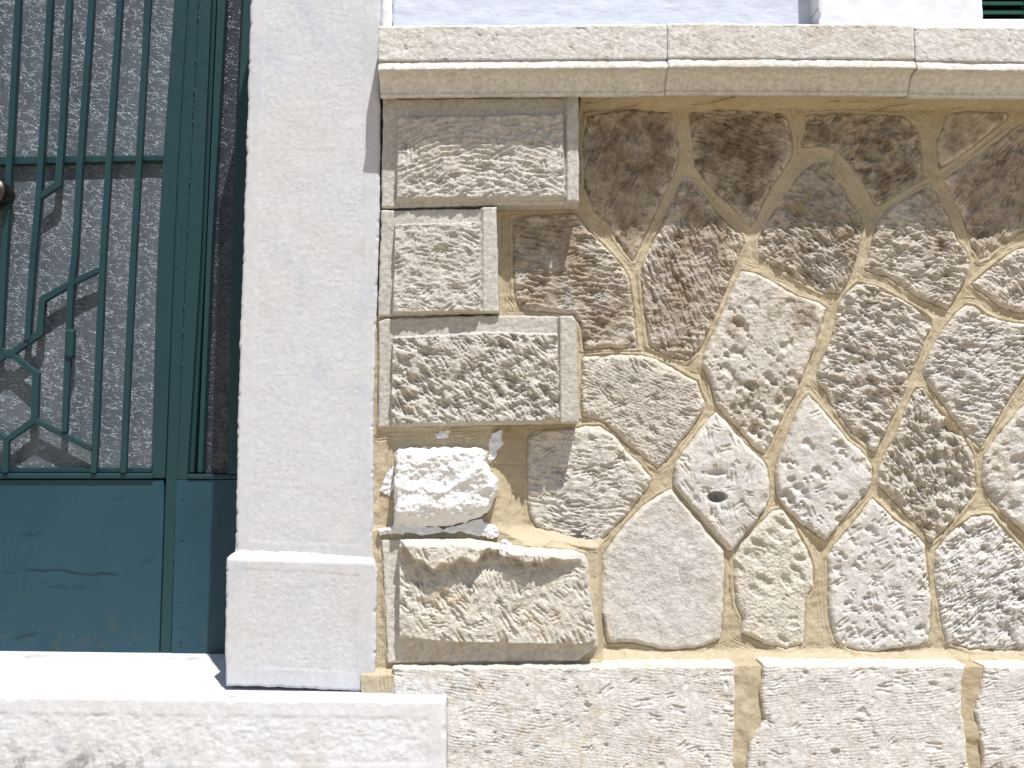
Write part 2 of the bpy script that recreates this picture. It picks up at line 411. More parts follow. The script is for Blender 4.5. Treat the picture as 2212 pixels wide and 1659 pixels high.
def stone_h(kind, H, ang, seed, edge=.013):
    def f(X, Z, d):
        e = np.clip(d / edge, 0, 1); prof = np.sqrt(np.maximum(1 - (1 - e) ** 2, 0))
        und = .0035 * fbm(X, Z, 9, 2, seed + 2) + .0014 * fbm(X, Z, 34, 2, seed + 3)
        fine = .0004 * fbm(X, Z, 120, 3, seed + 4, .65)
        r = und + fine
        for k, amp in kind.items():
            if k == 'ridge': r = r + ridges(X, Z, ang, .0128, .0058 * amp, seed + 6)
            elif k == 'arc': r = r + ridges(X, Z, None, .0125, .0058 * amp, seed + 6) * (.35 + .65 * sstep(.02, .07, Z - Z.min()))
            elif k == 'cross': r = r + ridges(X, Z, ang + 1.2, .013, .0042 * amp, seed + 16) * sstep(-.1, .3, noise(X * 11, Z * 11, seed + 61))
            elif k == 'comb': r = r + ridges(X, Z, ang, .0062, .0019 * amp, seed + 7, .003)
            elif k == 'rough': r = r + amp * (.0062 * (scoops(X, Z, .017, seed + 8, ang, 1.5) - .45) * (.35 + .65 * sstep(-.4, .3, noise(X * 14, Z * 14, seed + 88))) + .0020 * fbm(X, Z, 70, 3, seed + 18, .6))
            elif k == 'grain': r = r + amp * .0007 * fbm(X, Z, 190, 2, seed + 10, .8)
            elif k == 'pick':
                A = (X[-1, -1] - X[0, 0]) * (Z[-1, -1] - Z[0, 0])
                r = r + dents(X, Z, int(3800 * A * amp), .004, .012, .008, seed + 11, ang, 2.1)
            elif k == 'stroke':          # short straight point-chisel strokes
                A = (X[-1, -1] - X[0, 0]) * (Z[-1, -1] - Z[0, 0])
                r = r + dents(X, Z, int(5600 * A * amp), .0018, .0042, .0052, seed + 21, ang, 5.) + dents(X, Z, int(2600 * A * amp), .0018, .0040, .0045, seed + 22, ang + 1.0, 4.)
            elif k == 'pit':
                A = (X[-1, -1] - X[0, 0]) * (Z[-1, -1] - Z[0, 0])
                r = r + dents(X, Z, int(2600 * A * amp), .003, .010, .008, seed + 12, ang, 1.15)
            elif k == 'pitlow':
                A = (X[-1, -1] - X[0, 0]) * (Z[-1, -1] - Z[0, 0])
                r = r + dents(X, Z, int(6500 * A * amp), .003, .012, .009, seed + 13, ang, 1.2, lambda a, c: 1.3 * (1 - c) ** 1.6 * (1.1 - .6 * a))
            elif k == 'hole':
                hx, hz = P(1550, 1074, -.015)
                q = np.sqrt(((X - hx) / .021) ** 2 + ((Z - hz) / .0125) ** 2)
                r = r - .035 * (1 - sstep(.72, 1.05, q)); 
                hx, hz = P(1548, 1022, -.015); q = np.sqrt(((X - hx - .3 * (Z - hz)) / .022) ** 2 + ((Z - hz) / .009) ** 2)
                r = r - .012 * (1 - sstep(.2, 1.1, q))
        return -.012 + (H + .012) * prof + r * np.clip(.35 + e, 0, 1)
    return f

AX = 2222
def both(ch): return ch + [(2 * AX - u, v) for u, v in ch[::-1]]
def mirror(pl): return [(2 * AX - u, v) for u, v in pl[::-1]]
ST = {}
ST[1] = [(1268,249),(1353,234),(1450,241),(1462,269),(1468,313),(1465,356),(1450,389),(1430,426),(1412,469),(1390,523),(1371,563),(1365,564),(1350,543),(1330,513),(1313,481),(1283,456),(1263,403),(1257,319)]
ST[2] = [(1487,241),(1553,234),(1697,241),(1707,269),(1713,303),(1712,336),(1693,366),(1670,399),(1650,436),(1633,476),(1620,489),(1603,479),(1593,459),(1553,423),(1520,386),(1500,356),(1497,316),(1491,279)]
ST[3] = [(1737,248),(1799,241),(1949,248),(1979,266),(1989,296),(1994,329),(1992,363),(2004,383),(1972,401),(1936,421),(1899,444),(1889,441),(1872,409),(1849,369),(1826,343),(1806,324),(1772,316),(1736,321),(1731,306),(1742,279)]
ST[4] = [(2026,303),(2039,269),(2052,243),(2092,238),(2176,241),(2179,256),(2142,286),(2102,316),(2066,343),(2032,366),(2026,356)]
ST[5] = both([(2222,258),(2186,279),(2149,306),(2106,339),(2069,366),(2036,389),(2052,403),(2069,446),(2089,493),(2102,529),(2119,564),(2139,553),(2172,524),(2206,503),(2222,496)])
ST[6] = [(1108,469),(1243,459),(1275,499),(1310,536),(1343,573),(1360,603),(1367,653),(1375,727),(1379,752),(1257,755),(1253,705),(1241,679),(1179,673),(1129,669),(1110,636)]
ST[7] = [(1473,389),(1500,393),(1533,436),(1566,476),(1603,509),(1608,529),(1590,573),(1573,613),(1553,663),(1537,704),(1523,734),(1507,759),(1485,779),(1453,772),(1427,760),(1398,745),(1395,694),(1388,653),(1383,586),(1397,549),(1420,503),(1437,466)]
ST[8] = [(1720,386),(1742,363),(1769,348),(1792,353),(1812,383),(1832,426),(1856,466),(1867,484),(1862,509),(1854,549),(1841,589),(1826,623),(1816,634),(1772,631),(1736,611),(1692,584),(1659,566),(1637,549),(1638,516),(1650,493),(1667,466),(1693,426)]
ST[9] = [(2006,404),(2019,406),(2032,436),(2052,476),(2069,519),(2086,539),(2096,563),(2092,589),(2079,616),(2066,643),(2050,668),(2030,662),(1992,646),(1952,623),(1919,599),(1880,588),(1866,583),(1876,559),(1882,529),(1889,503),(1899,476),(1919,453),(1952,433),(1990,409)]
ST[10] = both([(2222,528),(2179,549),(2146,573),(2119,594),(2098,615),(2126,637),(2159,659),(2190,672),(2222,676)])
ST[11] = [(1603,583),(1640,593),(1680,616),(1720,639),(1769,654),(1787,666),(1776,704),(1759,754),(1739,797),(1722,844),(1696,890),(1676,937),(1662,967),(1653,984),(1620,959),(1597,930),(1570,897),(1548,874),(1537,840),(1532,820),(1517,790),(1520,769),(1537,730),(1557,683),(1573,643),(1587,609)]
ST[12] = [(1852,611),(1892,617),(1926,636),(1959,653),(1992,672),(2012,690),(2014,707),(2003,730),(1992,760),(1972,807),(1952,857),(1932,900),(1912,944),(1896,974),(1886,975),(1866,957),(1839,934),(1816,900),(1799,877),(1786,850),(1765,822),(1769,794),(1786,754),(1799,717),(1806,687),(1812,660),(1826,636),(1839,622)]
ST[13] = both([(2222,701),(2192,697),(2159,690),(2132,678),(2109,660),(2089,656),(2069,674),(2042,707),(2022,740),(2002,777),(1992,804),(2006,830),(2029,860),(2049,890),(2072,920),(2092,944),(2116,966),(2126,964),(2142,934),(2172,884),(2192,850),(2222,806)])
ST[14] = [(1256,776),(1262,769),(1320,765),(1387,768),(1420,778),(1453,794),(1480,810),(1506,822),(1513,844),(1525,870),(1520,887),(1503,910),(1483,940),(1460,970),(1440,994),(1420,1012),(1407,1005),(1380,980),(1353,960),(1333,937),(1310,916),(1287,907),(1257,900),(1253,844)]
ST[15] = [(1139,944),(1160,928),(1247,924),(1270,920),(1297,920),(1320,937),(1337,950),(1353,977),(1380,1000),(1403,1027),(1407,1040),(1397,1060),(1380,1077),(1357,1107),(1330,1137),(1310,1157),(1293,1174),(1246,1170),(1199,1157),(1159,1140),(1141,1107),(1138,1010)]
ST[16] = [(1548,890),(1567,910),(1593,940),(1620,970),(1650,997),(1657,1010),(1662,1044),(1662,1080),(1653,1100),(1633,1124),(1610,1154),(1593,1177),(1582,1190),(1570,1187),(1547,1157),(1520,1127),(1493,1094),(1470,1067),(1455,1047),(1457,1010),(1470,987),(1493,954),(1517,924),(1533,904)]
ST[17] = [(1746,850),(1759,864),(1782,890),(1806,920),(1832,954),(1859,974),(1879,997),(1886,1017),(1882,1044),(1872,1067),(1846,1094),(1819,1124),(1799,1150),(1782,1167),(1766,1157),(1736,1137),(1709,1110),(1689,1087),(1679,1067),(1674,1027),(1679,994),(1692,964),(1709,920),(1726,877)]
ST[18] = [(1979,837),(1996,840),(2012,860),(2029,884),(2049,907),(2069,930),(2089,957),(2102,980),(2107,1010),(2111,1057),(2099,1077),(2079,1100),(2059,1127),(2036,1154),(2012,1174),(2002,1170),(1989,1144),(1959,1114),(1936,1087),(1912,1064),(1899,1047),(1900,1015),(1912,980),(1936,940),(1952,894),(1969,857)]
ST[19] = both([(2222,866),(2192,897),(2162,934),(2142,960),(2126,984),(2122,1010),(2122,1044),(2136,1070),(2159,1100),(2186,1127),(2222,1158)])
ST[20] = [(1407,1080),(1427,1067),(1450,1057),(1473,1080),(1497,1110),(1520,1137),(1543,1164),(1565,1190),(1565,1239),(1563,1306),(1557,1379),(1520,1396),(1453,1404),(1420,1401),(1370,1388),(1310,1389),(1298,1323),(1297,1266),(1302,1203),(1330,1159),(1353,1129),(1380,1103)]
ST[21] = [(1667,1105),(1690,1100),(1697,1106),(1717,1133),(1733,1166),(1750,1199),(1758,1229),(1757,1266),(1743,1293),(1740,1339),(1737,1389),(1700,1402),(1653,1391),(1620,1374),(1600,1367),(1603,1333),(1590,1306),(1585,1256),(1585,1206),(1597,1179),(1620,1153),(1643,1129)]
ST[22] = [(1886,1076),(1906,1096),(1926,1116),(1952,1136),(1976,1153),(1999,1176),(2002,1206),(2007,1256),(2012,1306),(2011,1356),(2006,1386),(1979,1396),(1939,1399),(1899,1409),(1852,1406),(1826,1396),(1802,1383),(1792,1339),(1789,1293),(1791,1239),(1787,1206),(1802,1179),(1829,1149),(1852,1119),(1866,1099)]
ST[23] = both([(2222,1200),(2172,1143),(2146,1113),(2125,1112),(2100,1115),(2086,1126),(2066,1140),(2042,1166),(2020,1190),(2017,1223),(2022,1273),(2029,1323),(2036,1356),(2046,1388),(2092,1402),(2159,1406),(2222,1408)])
# kind, prominence, angle, colour, stain colour, stain amount
R = math.radians
SP = {1: ({'comb': .7, 'ridge': .35, 'stroke': .3, 'grain': 1}, .008, R(75), BROWN, ST_D, .55),
      2: ({'ridge': .8, 'rough': .4, 'stroke': .6}, .008, R(-25), BROWN, ST_D, .6),
      3: ({'rough': .8, 'pick': .3, 'stroke': .6, 'grain': 1}, .008, R(40), BROWN, ST_D, .55),
      4: ({'comb': 1.2, 'ridge': .4}, .009, R(30), (0.38, 0.31, 0.22), ST_D, .4),
      5: ({'ridge': .5, 'rough': .5, 'stroke': .8, 'comb': .5}, .009, R(60), (0.35, 0.29, 0.23), ST_B, .45),
      6: ({'ridge': 1.4, 'rough': .6, 'stroke': .5, 'grain': 1}, .012, R(-7), (0.38, 0.345, 0.3), ST_B, .5),
      7: ({'ridge': 1.2, 'cross': 1.3, 'rough': .6, 'stroke': .6, 'grain': 1}, .012, R(112), (0.375, 0.33, 0.28), ST_B, .5),
      8: ({'ridge': 1.0, 'rough': .7, 'stroke': 1., 'grain': 1.3}, .012, R(-42), (0.369, 0.333, 0.288), ST_B, .5),
      9: ({'ridge': 1.0, 'rough': .6, 'stroke': .9}, .014, R(-14), (0.441, 0.405, 0.36), ST_B, .4),
      10: ({'ridge': .7, 'rough': .4, 'stroke': 1.}, .013, R(-50), (0.477, 0.432, 0.387), ST_B, .2),
      11: ({'pitlow': .8, 'rough': .5, 'grain': 1}, .014, R(60), (0.486, 0.455, 0.405), ST_B, .28),
      12: ({'pick': .4, 'rough': .85, 'stroke': .7, 'grain': 1}, .014, R(-22), (0.459, 0.427, 0.387), ST_B, .3),
      13: ({'ridge': .9, 'stroke': .8, 'rough': .4, 'grain': 1}, .013, R(-8), (0.468, 0.441, 0.41), ST_G, .35),
      14: ({'comb': 1.3, 'stroke': .25, 'grain': 1.6, 'rough': .35}, .011, R(-24), (0.459, 0.427, 0.373), ST_G, .4),
      15: ({'ridge': .6, 'rough': .45, 'stroke': .3, 'grain': 1}, .012, R(-8), (0.495, 0.473, 0.432), ST_G, .35),
      16: ({'stroke': .22, 'rough': .12, 'hole': 1, 'grain': .4}, .017, R(105), PALE, ST_G, .2),
      17: ({'pitlow': .5, 'stroke': .04, 'grain': .5}, .016, R(30), PALE, ST_G, .2),
      18: ({'pick': .5, 'cross': .9, 'rough': .6, 'stroke': 1., 'grain': 1}, .016, R(105), (0.441, 0.41, 0.36), ST_B, .3),
      19: ({'rough': .5, 'pick': .3, 'grain': 1}, .014, R(20), (0.486, 0.464, 0.427), ST_G, .35),
      20: ({'rough': .2, 'grain': .7}, .012, R(-10), (0.477, 0.464, 0.436), ST_G, .15),
      21: ({'rough': .3, 'grain': 1.6, 'pick': .1}, .012, R(-30), CREAM, ST_G, .2),
      22: ({'pit': .65, 'stroke': .15, 'rough': .15, 'grain': .5}, .013, R(25), PALE, ST_G, .15),
      23: ({'stroke': .9, 'rough': .45, 'pit': .25, 'grain': .7}, .013, R(35), PALE, ST_G, .25)}
def tint(o, c, s, a): o['tint'] = [float(x) for x in c]; o['stain_tint'] = [float(x) for x in s]; o['stain'] = float(a)

allpoly = []
def rubble(k, pl, seed, res):
    kind, H, ang, c, s, a = SP[k]
    wp = px(pl, -.006)
    cx = sum(p[0] for p in wp) / len(wp); cz = sum(p[1] for p in wp) / len(wp)
    wp = [(x + (x - cx) / math.hypot(x - cx, z - cz) * .003, z + (z - cz) / math.hypot(x - cx, z - cz) * .003) for x, z in wp]
    allpoly.append(wp)
    o = relief('rubble_stone', wp, 0, stone_h(kind, H, ang, seed), (.03), M_STONE, WALL, res, .0018, seed, rim=.015)
    tint(o, c, s, a)
    return o
STONE_LABELS = {16: 'pale smooth stone with a round hole', 14: 'buff stone combed with fine diagonal tooling',
                11: 'pale stone pitted with round holes low down', 18: 'dark rough hammered stone',
                7: 'brown stone with deep crossing chisel furrows', 21: 'cream coarse grained stone'}
for k, pl in ST.items():
    o = rubble(k, pl, 100 + 37 * k, .0015)
    if k in STONE_LABELS: o['label'] = STONE_LABELS[k]
for k in (4, 9, 12, 18, 22): rubble(k, mirror(ST[k]), 1000 + 37 * k, .005)

# squared corner blocks: a sunk margin round a raised tooled panel
def quoin(outer, panel, ymar, hp, kind, ang, seed, c, s, a, slope=None, label=None, extra=None):
    wo = px(outer, ymar); wp = px(panel, ymar - hp); allpoly.append(wo)
    base = stone_h(kind, 0, ang, seed, .004)
    def f(X, Z, d):
        dp = sdist(X, Z, wp) + .0012 * fbm(X, Z, 60, 3, seed + 90)
        pr = sstep(-.0015, .0035, dp)
        r = base(X, Z, np.full_like(X, 1.))
        mg = .0008 * fbm(X, Z, 90, 3, seed + 91)
        ed = np.clip(d / .004, 0, 1)
        hh = hp
        if slope is not None: hh = hp * slope(X, Z)
        h = mg * (1 - pr) + (hh + r) * pr - .004 * (1 - ed) ** 2
        if extra is not None: h = extra(X, Z, d, dp, h)
        return h
    o = relief('corner_block', wo, ymar, f, .03, M_STONE, WALL, .0016, .0012, seed, label)
    tint(o, c, s, a)
    return o
QC = (.46, .435, .395)
def right_rise(x0, x1, k):                   # the face leans: left margin lies deeper than the right one
    def e(X, Z, d, dp, h): return h + k * sstep(x0, x1, X)
    return e
xl = P(845, 300, -.07)[0]; xr = P(1215, 300, -.07)[0]
quoin([(828,212),(1249,209),(1249,439),(823,449)], [(858,251),(1218,244),(1221,425),(854,430)], -.062, .020,
      {'arc': 1.2, 'rough': .5, 'stroke': .4, 'grain': 1}, R(12), 11, QC, ST_G, .2, label='topmost corner block with furrowed raised panel',
      extra=lambda X, Z, d, dp, h: h + .016 * sstep(xr, xr + .012, X) * (1 - sstep(-.002, .003, dp)))
quoin([(823,454),(1072,450),(1079,676),(816,684)], [(851,482),(1039,477),(1039,672),(846,678)], -.064, .020,
      {'rough': .5, 'ridge': .45, 'stroke': .25, 'grain': 1.4}, R(-6), 12, QC, ST_G, .25,
      extra=lambda X, Z, d, dp, h: h + .012 * sstep(P(1035, 500, -.08)[0], P(1045, 500, -.08)[0], X) * (1 - sstep(-.002, .003, dp)))
quoin([(818,696),(834,688),(1040,681),(1080,681),(1236,684),(1244,694),(1249,914),(816,924)],
      [(846,727),(946,722),(1046,715),(1206,720),(1209,910),(842,920)], -.064, .020,
      {'pick': .25, 'rough': .35, 'stroke': 1.0, 'grain': 1.2}, R(-38), 13, (.445, .415, .37), ST_G, .25,
      extra=lambda X, Z, d, dp, h: h + .014 * sstep(P(1205, 800, -.08)[0], P(1212, 800, -.08)[0], X) * (1 - sstep(-.002, .003, dp)))
# block daubed with limewash
wl = px([(850,985),(858,968),(940,966),(1040,970),(1053,978),(1048,997),(1073,1037),(1074,1070),(1056,1107),(1043,1120),(960,1141),(848,1150)], -.09)
allpoly.append(wl); zt, zb = P(900, 1085, -.09)[1], P(900, 1150, -.09)[1]
def lime_h(X, Z, d):
    e = np.clip(d / .012, 0, 1); pr = np.sqrt(np.maximum(1 - (1 - e) ** 2, 0))
    r = .006 * fbm(X, Z, 14, 3, 41) + .010 * (scoops(X, Z, .030, 43, .3, 1.3) - .4) + .0020 * fbm(X, Z, 95, 3, 42, .7)
    return .040 * pr * (.3 + .7 * sstep(zb, zt, Z)) + r * pr
relief('corner_block', wl, -.062, lime_h, .03, M_LIME, WALL, .0019, .003, 14, 'corner block daubed with thick white limewash')
# lowest corner block: lumpy ledge at its head
zh0, zh1 = P(1000, 1172, -.1)[1], P(1000, 1245, -.1)[1]
def q5extra(X, Z, d, dp, h):
    lump = sstep(-.003, .02, dp)
    edge = zh0 + (zh1 - zh0) * (.52 + .32 * noise(X * 13 + 3, Z * 0 + .5, 77) + .25 * noise(X * 34, Z * 9, 78))
    ledge = sstep(-.006, .006, Z - edge)
    return h + lump * (.026 * ledge - .013 * (1 - ledge) * sstep(-.05, -.004, Z - edge)) * sstep(P(1275, 1200, -.1)[0], P(1180, 1200, -.1)[0], X)
quoin([(824,1166),(1012,1162),(1110,1178),(1240,1188),(1264,1198),(1272,1215),(1274,1270),(1287,1345),(1291,1395),(1250,1428),(836,1433)],
      [(861,1160),(1012,1160),(1110,1176),(1240,1186),(1262,1197),(1270,1215),(1273,1270),(1286,1345),(1290,1385),(1255,1396),(980,1390),(859,1380)],
      -.066, .030, {'rough': .45, 'ridge': .2, 'stroke': .28, 'grain': .9}, R(-58), 15, (.51, .48, .425), ST_O, .15,
      extra=q5extra, label='lowest corner block with lumpy overhanging head')
# lime splashes left on the mortar
for i, (pl, y) in enumerate((([(1062,935),(1084,928),(1085,960),(1072,985),(1058,1005),(1052,980)], -.052), ([(940,936),(972,930),(968,944),(943,948)], -.052),
                    ([(838,1020),(850,1010),(851,1060),(843,1077),(822,1060),(826,1040)], -.056),
                    ([(815,1143),(850,1134),(960,1141),(1040,1122),(1066,1138),(1076,1155),(1060,1166),(1000,1150),(880,1152),(820,1156)], -.070),
                    ([(1072,1185),(1086,1168),(1106,1178),(1112,1190),(1104,1206),(1080,1200)], -.112))):
    relief('limewash_splash', px(pl, y), y, lambda X, Z, d: .0016 * np.sqrt(np.clip(d / .006, 0, 1)) + .0022 * fbm(X, Z, 90, 3, 51, .7), y + .03, M_LIME, WALL, .0018, .0035, 60 + i)

# plinth course
PY = -.085
zg = 0.
def plinth(pl, ang, seed, a):
    wp = px(pl, PY); wp = [(x, max(z, .0)) for x, z in wp]; allpoly.append(wp)
    base = stone_h({'comb': 1.7, 'pit': .05, 'grain': .6, 'stroke': .06}, 0, ang, seed, .004)
    def f(X, Z, d):
        e = np.clip(d / .006, 0, 1)
        return base(X, Z, np.full_like(X, 1.)) * .9 + .0 - .006 * (1 - e) ** 2
    o = relief('plinth_block', wp, PY, f, .012, M_STONE, WALL, .0019, .0018, seed, rim=.006)
    tint(o, (.555, .54, .515), (.545, .475, .39), a)
LOW = 1800
plinth([(846,1441),(1240,1438),(1588,1437),(1587,1606),(1585,LOW),(963,LOW),(963,1512),(848,1506)], R(-8), 21, .2)
plinth([(1650,1435),(2089,1437),(2079,1473),(2079,1539),(2090,1610),(2096,1659),(2096,LOW),(1612,LOW),(1613,1659),(1620,1606),(1653,1556),(1643,1506)], R(4), 22, .1)
plinth([(2129,1439),(2600,1439),(2600,LOW),(2124,LOW),(2122,1639),(2109,1539),(2122,1473)], R(10), 23, .08)

# mortar: one bed in which the stones sit, brushed along the joints
def mortar_bed():
    res = .0019
    (x0, _), (x1, _) = P(799, 800, 0), P(2660, 800, 0); z1 = P(1400, 206, 0)[1]; z0 = P(850, 1520, 0)[1]
    X, Z = np.meshgrid(np.arange(x0, x1, res), np.arange(z0, z1, res))
    dm = np.full(X.shape, -.2)
    for wp in allpoly:
        p = np.array(wp); i0, i1 = np.searchsorted(X[0], [p[:, 0].min() - .04, p[:, 0].max() + .04])
        j0, j1 = np.searchsorted(Z[:, 0], [p[:, 1].min() - .04, p[:, 1].max() + .04])
        if i1 <= i0 or j1 <= j0: continue
        dm[j0:j1, i0:i1] = np.maximum(dm[j0:j1, i0:i1], sdist(X[j0:j1, i0:i1], Z[j0:j1, i0:i1], wp))
    U, Vv = UV(X, 0 * X, Z)
    left = 1 - sstep(1068, 1142 + 25 * noise(X * 9, Z * 9, 3), U + np.where(Vv < 1000, 12., 0.) + .25 * (1110 - Vv) * (Vv > 1000))
    h = .050 * left * (Vv > 690) + .052 * (1 - sstep(1284, 1306, U)) * sstep(1130, 1180, Vv)
    h = np.where(Vv > 690, np.minimum(h, .056), .0)
    h = np.maximum(h, (.050 - .010 * sstep(818, 806, U)) * (1 - sstep(846, 866, U)) * (Vv > 690))
    h = np.where((Vv < 690) & (U < 1075), -.02, h)
    h = h + .022 * sstep(1398, 1392 + 34, Vv) * (U > 1290)
    h = np.maximum(h, .03 * sstep(240, 212, Vv) * (U > 1252))
    h = np.maximum(h, .078 * (1 - sstep(872, 905, U)) * sstep(1412, 1442, Vv))
    gap = np.clip(-dm, 0, .03)
    band = sstep(244, 236, Vv) * sstep(206, 212, Vv) * (U > 1252)
    crack = 1 - sstep(.03, .10, np.abs(noise(X * 5, Z * 34 + .3 * np.sin(X * 9), 91)))
    h = h - .006 * crack * band * sstep(-.1, .25, noise(X * 7, Z * 3, 92)) + band * .0012 * noise(X * 12, Z * 260, 93)
    h = h + .0022 * fbm(X, Z, 14, 3, 7) + .0012 * fbm(X, Z, 60, 3, 8)
    h = h + .0015 * np.sin(2 * np.pi * (gap / .0062 + .7 * fbm(X, Z, 16, 2, 9))) * sstep(0, .004, gap) * (.5 + .6 * noise(X * 21, Z * 21, 10))
    h = h + .0015 + (.0030 + .004 * noise(X * 13, Z * 13, 12)) * (1 - sstep(0., .009, gap)) - 1.1 * np.clip(dm, 0, 1)
    fk = ~(dm > .013); fk &= ~((Vv > 1446) & (U > 905)); fk &= ~((U < 846) & (Vv < 690))
    fk = fk[:-1, :-1] & fk[1:, 1:]
    idx = np.arange(X.size).reshape(X.shape)
    q = np.stack([idx[:-1, :-1][fk], idx[:-1, 1:][fk], idx[1:, 1:][fk], idx[1:, :-1][fk]], 1)
    used = np.unique(q); rm = np.full(X.size, -1); rm[used] = np.arange(len(used))
    V = np.stack([X.ravel()[used], -h.ravel()[used], Z.ravel()[used]], 1)
    c = np.array([(x0 + x1) / 2, 0, (z0 + z1) / 2])
    link('mortar', np_mesh('mortar', V - c, rm[q], np.ones(len(q), bool)), M_MORTAR, WALL, c)
mortar_bed()
for i, (pl, y) in enumerate((([(1572,1439),(1668,1439),(1668,1790),(1572,1790)], PY + .009), ([(2060,1441),(2150,1441),(2150,1790),(2060,1790)], PY + .008))):
    wp = [(x, max(z, 0)) for x, z in px(pl, y)]
    relief('mortar', wp, y, lambda X, Z, d: .0022 * fbm(X, Z, 24, 4, 31) + .0009 * np.sin(X * 1500 + 3 * noise(X * 20, Z * 20, 32)) + .004 * sstep(.1, .6, noise(X * 18, Z * 18, 33)), .01, M_MORTAR, WALL, .0022, 0, 70 + i)
# hidden core of the wall behind the stones
x0, x1 = P(826, 800, .03)[0], P(2650, 800, .03)[0]
prism('wall_core', [(x0, 0), (x1, 0), (x1, P(1500, 206, .03)[1]), (x0, P(1500, 206, .03)[1])], .026, .30, M_MORTAR, WALL, 0, world=True)

# ------------------------------------------------------------------ cornice
COR = root('cornice', (P(1500, 200, 0)[0], 0, P(1500, 208, -.085)[1]), 'moulded stone cornice of three long blocks running above the rough stones', 'cornice')
prof = [(.06, 52), (-.128, 52.0), (-.134, 53), (-.1355, 56), (-.136, 75), (-.1365, 100), (-.137, 122), (-.136, 126.5), (-.1315, 128.5), (-.132, 130.2), (-.138, 131.5), (-.1425, 135),
        (-.1465, 140.5), (-.1475, 145.5), (-.143, 148.5), (-.131, 153), (-.119, 161), (-.110, 171), (-.1035, 182), (-.099, 192), (-.0965, 195), (-.0965, 197.), (-.0975, 200), (-.095, 205), (-.088, 208), (-.07, 208.5), (.06, 208.5)]
def cornice_block(u0, u1, seed, off, c, s, a):
    # resample the profile
    pts = np.array([(y, P(1500, v, y)[1]) for y, v in prof]); sg = np.r_[0, np.cumsum(np.hypot(*np.diff(pts, axis=0).T))]
    xs0, xs1 = P(u0, 140, -.147)[0], P(u1, 140, -.147)[0]
    front = np.unique(np.r_[sg, np.arange(sg[1], sg[-2], .0024)])
    py = np.interp(front, sg, pts[:, 0]); pz = np.interp(front, sg, pts[:, 1])
    x = np.arange(xs0, xs1, .0026); x[-1] = xs1
    X, Sg = np.meshgrid(x, front); PYm = np.repeat(py[:, None], len(x), 1); PZ = np.repeat(pz[:, None], len(x), 1)
    U = W_PX / 2 + X * F_PX / 2.0
    PZ = PZ - .0045 * ((U - 1500) / 700) ** 2 + off
    ty = np.gradient(py, front + 0); tz = np.gradient(pz, front); ln = np.hypot(ty, tz) + 1e-9
    ny, nz = (tz / ln)[:, None], (-ty / ln)[:, None]           # outward normal of the profile
    fas = ((Sg > sg[3]) & (Sg < sg[7])) * 1.
    r = fas * (.0010 * fbm(X, Sg, 30, 3, seed) + .0005 * fbm(X, Sg, 130, 3, seed + 1) + ridges(X, Sg, R(25), .007, .0009, seed + 2, .003))
    r = r - fas * .0022 * sstep(.55, .8, fbm(X, Sg, 75, 3, seed + 5)) * sstep(-.1, .3, noise(X * 9, Sg * 9, seed + 7))
    r = r + .0008 * fbm(X, Sg, 70, 3, seed + 3) + .0016 * fbm(X, Sg, 12, 2, seed + 4)
    lip = np.exp(-((Sg - sg[11]) / .012) ** 2); r = r - lip * .004 * np.clip(fbm(X, Sg * .5, 45, 3, seed + 6), 0, 1)
    edge = np.minimum(X - xs0, xs1 - X); r = r - (.0012 + .003 * np.clip(noise(Sg * 40, X * 0, seed + 9), 0, 1)) * (1 - sstep(0, .004, edge))
    Y = PYm + ny * r * np.sign(-1) * -1; Zz = PZ + nz * r * 1
    Y = PYm - np.abs(ny) * r; 
    n0, n1 = X.shape; idx = np.arange(X.size).reshape(X.shape)
    q = np.stack([idx[:-1, :-1].ravel(), idx[1:, :-1].ravel(), idx[1:, 1:].ravel(), idx[:-1, 1:].ravel()], 1)
    V = np.stack([X.ravel(), Y.ravel(), Zz.ravel()], 1)
    # end caps as fans of quads to a back line
    caps = []; V = list(map(tuple, V)); base = len(V)
    for col, flip in ((0, 0), (n1 - 1, 1)):
        b0 = len(V)
        for j in range(n0): V.append((X[j, col], .06, max(PZ[j, col], PZ[-1, col])))
        for j in range(n0 - 1):
            f = (idx[j, col], idx[j + 1, col], b0 + j + 1, b0 + j); caps.append(f if flip else f[::-1])
    q = np.concatenate([q, np.array(caps)])
    cen = np.array([(xs0 + xs1) / 2, -.1, pz.mean()])
    sm = np.ones(len(q), bool); sm[-len(caps):] = False
    o = link('cornice_block', np_mesh('cornice_block', np.array(V) - cen, q[:, ::-1] if False else q, sm), M_STONE, COR, cen)
    tint(o, c, s, a)
xa, xb = P(832, 200, -.06)[0], P(2636, 200, -.06)[0]
prism('bedding', [(xa, P(1500, 203, -.03)[1]), (xb, P(1500, 203, -.03)[1]), (xb, P(1500, 75, -.13)[1]), (xa, P(1500, 75, -.13)[1])], -.082, .05, M_MORTAR, COR, 0, world=True)
cornice_block(815, 1443.2, 201, -.001, (.53, .515, .485), (.45, .415, .36), .22)
cornice_block(1444.2, 1981.4, 211, .001, (.52, .50, .465), (.44, .40, .34), .28)
cornice_block(1982.4, 2640, 221, -.002, (.53, .515, .485), (.45, .415, .36), .22)

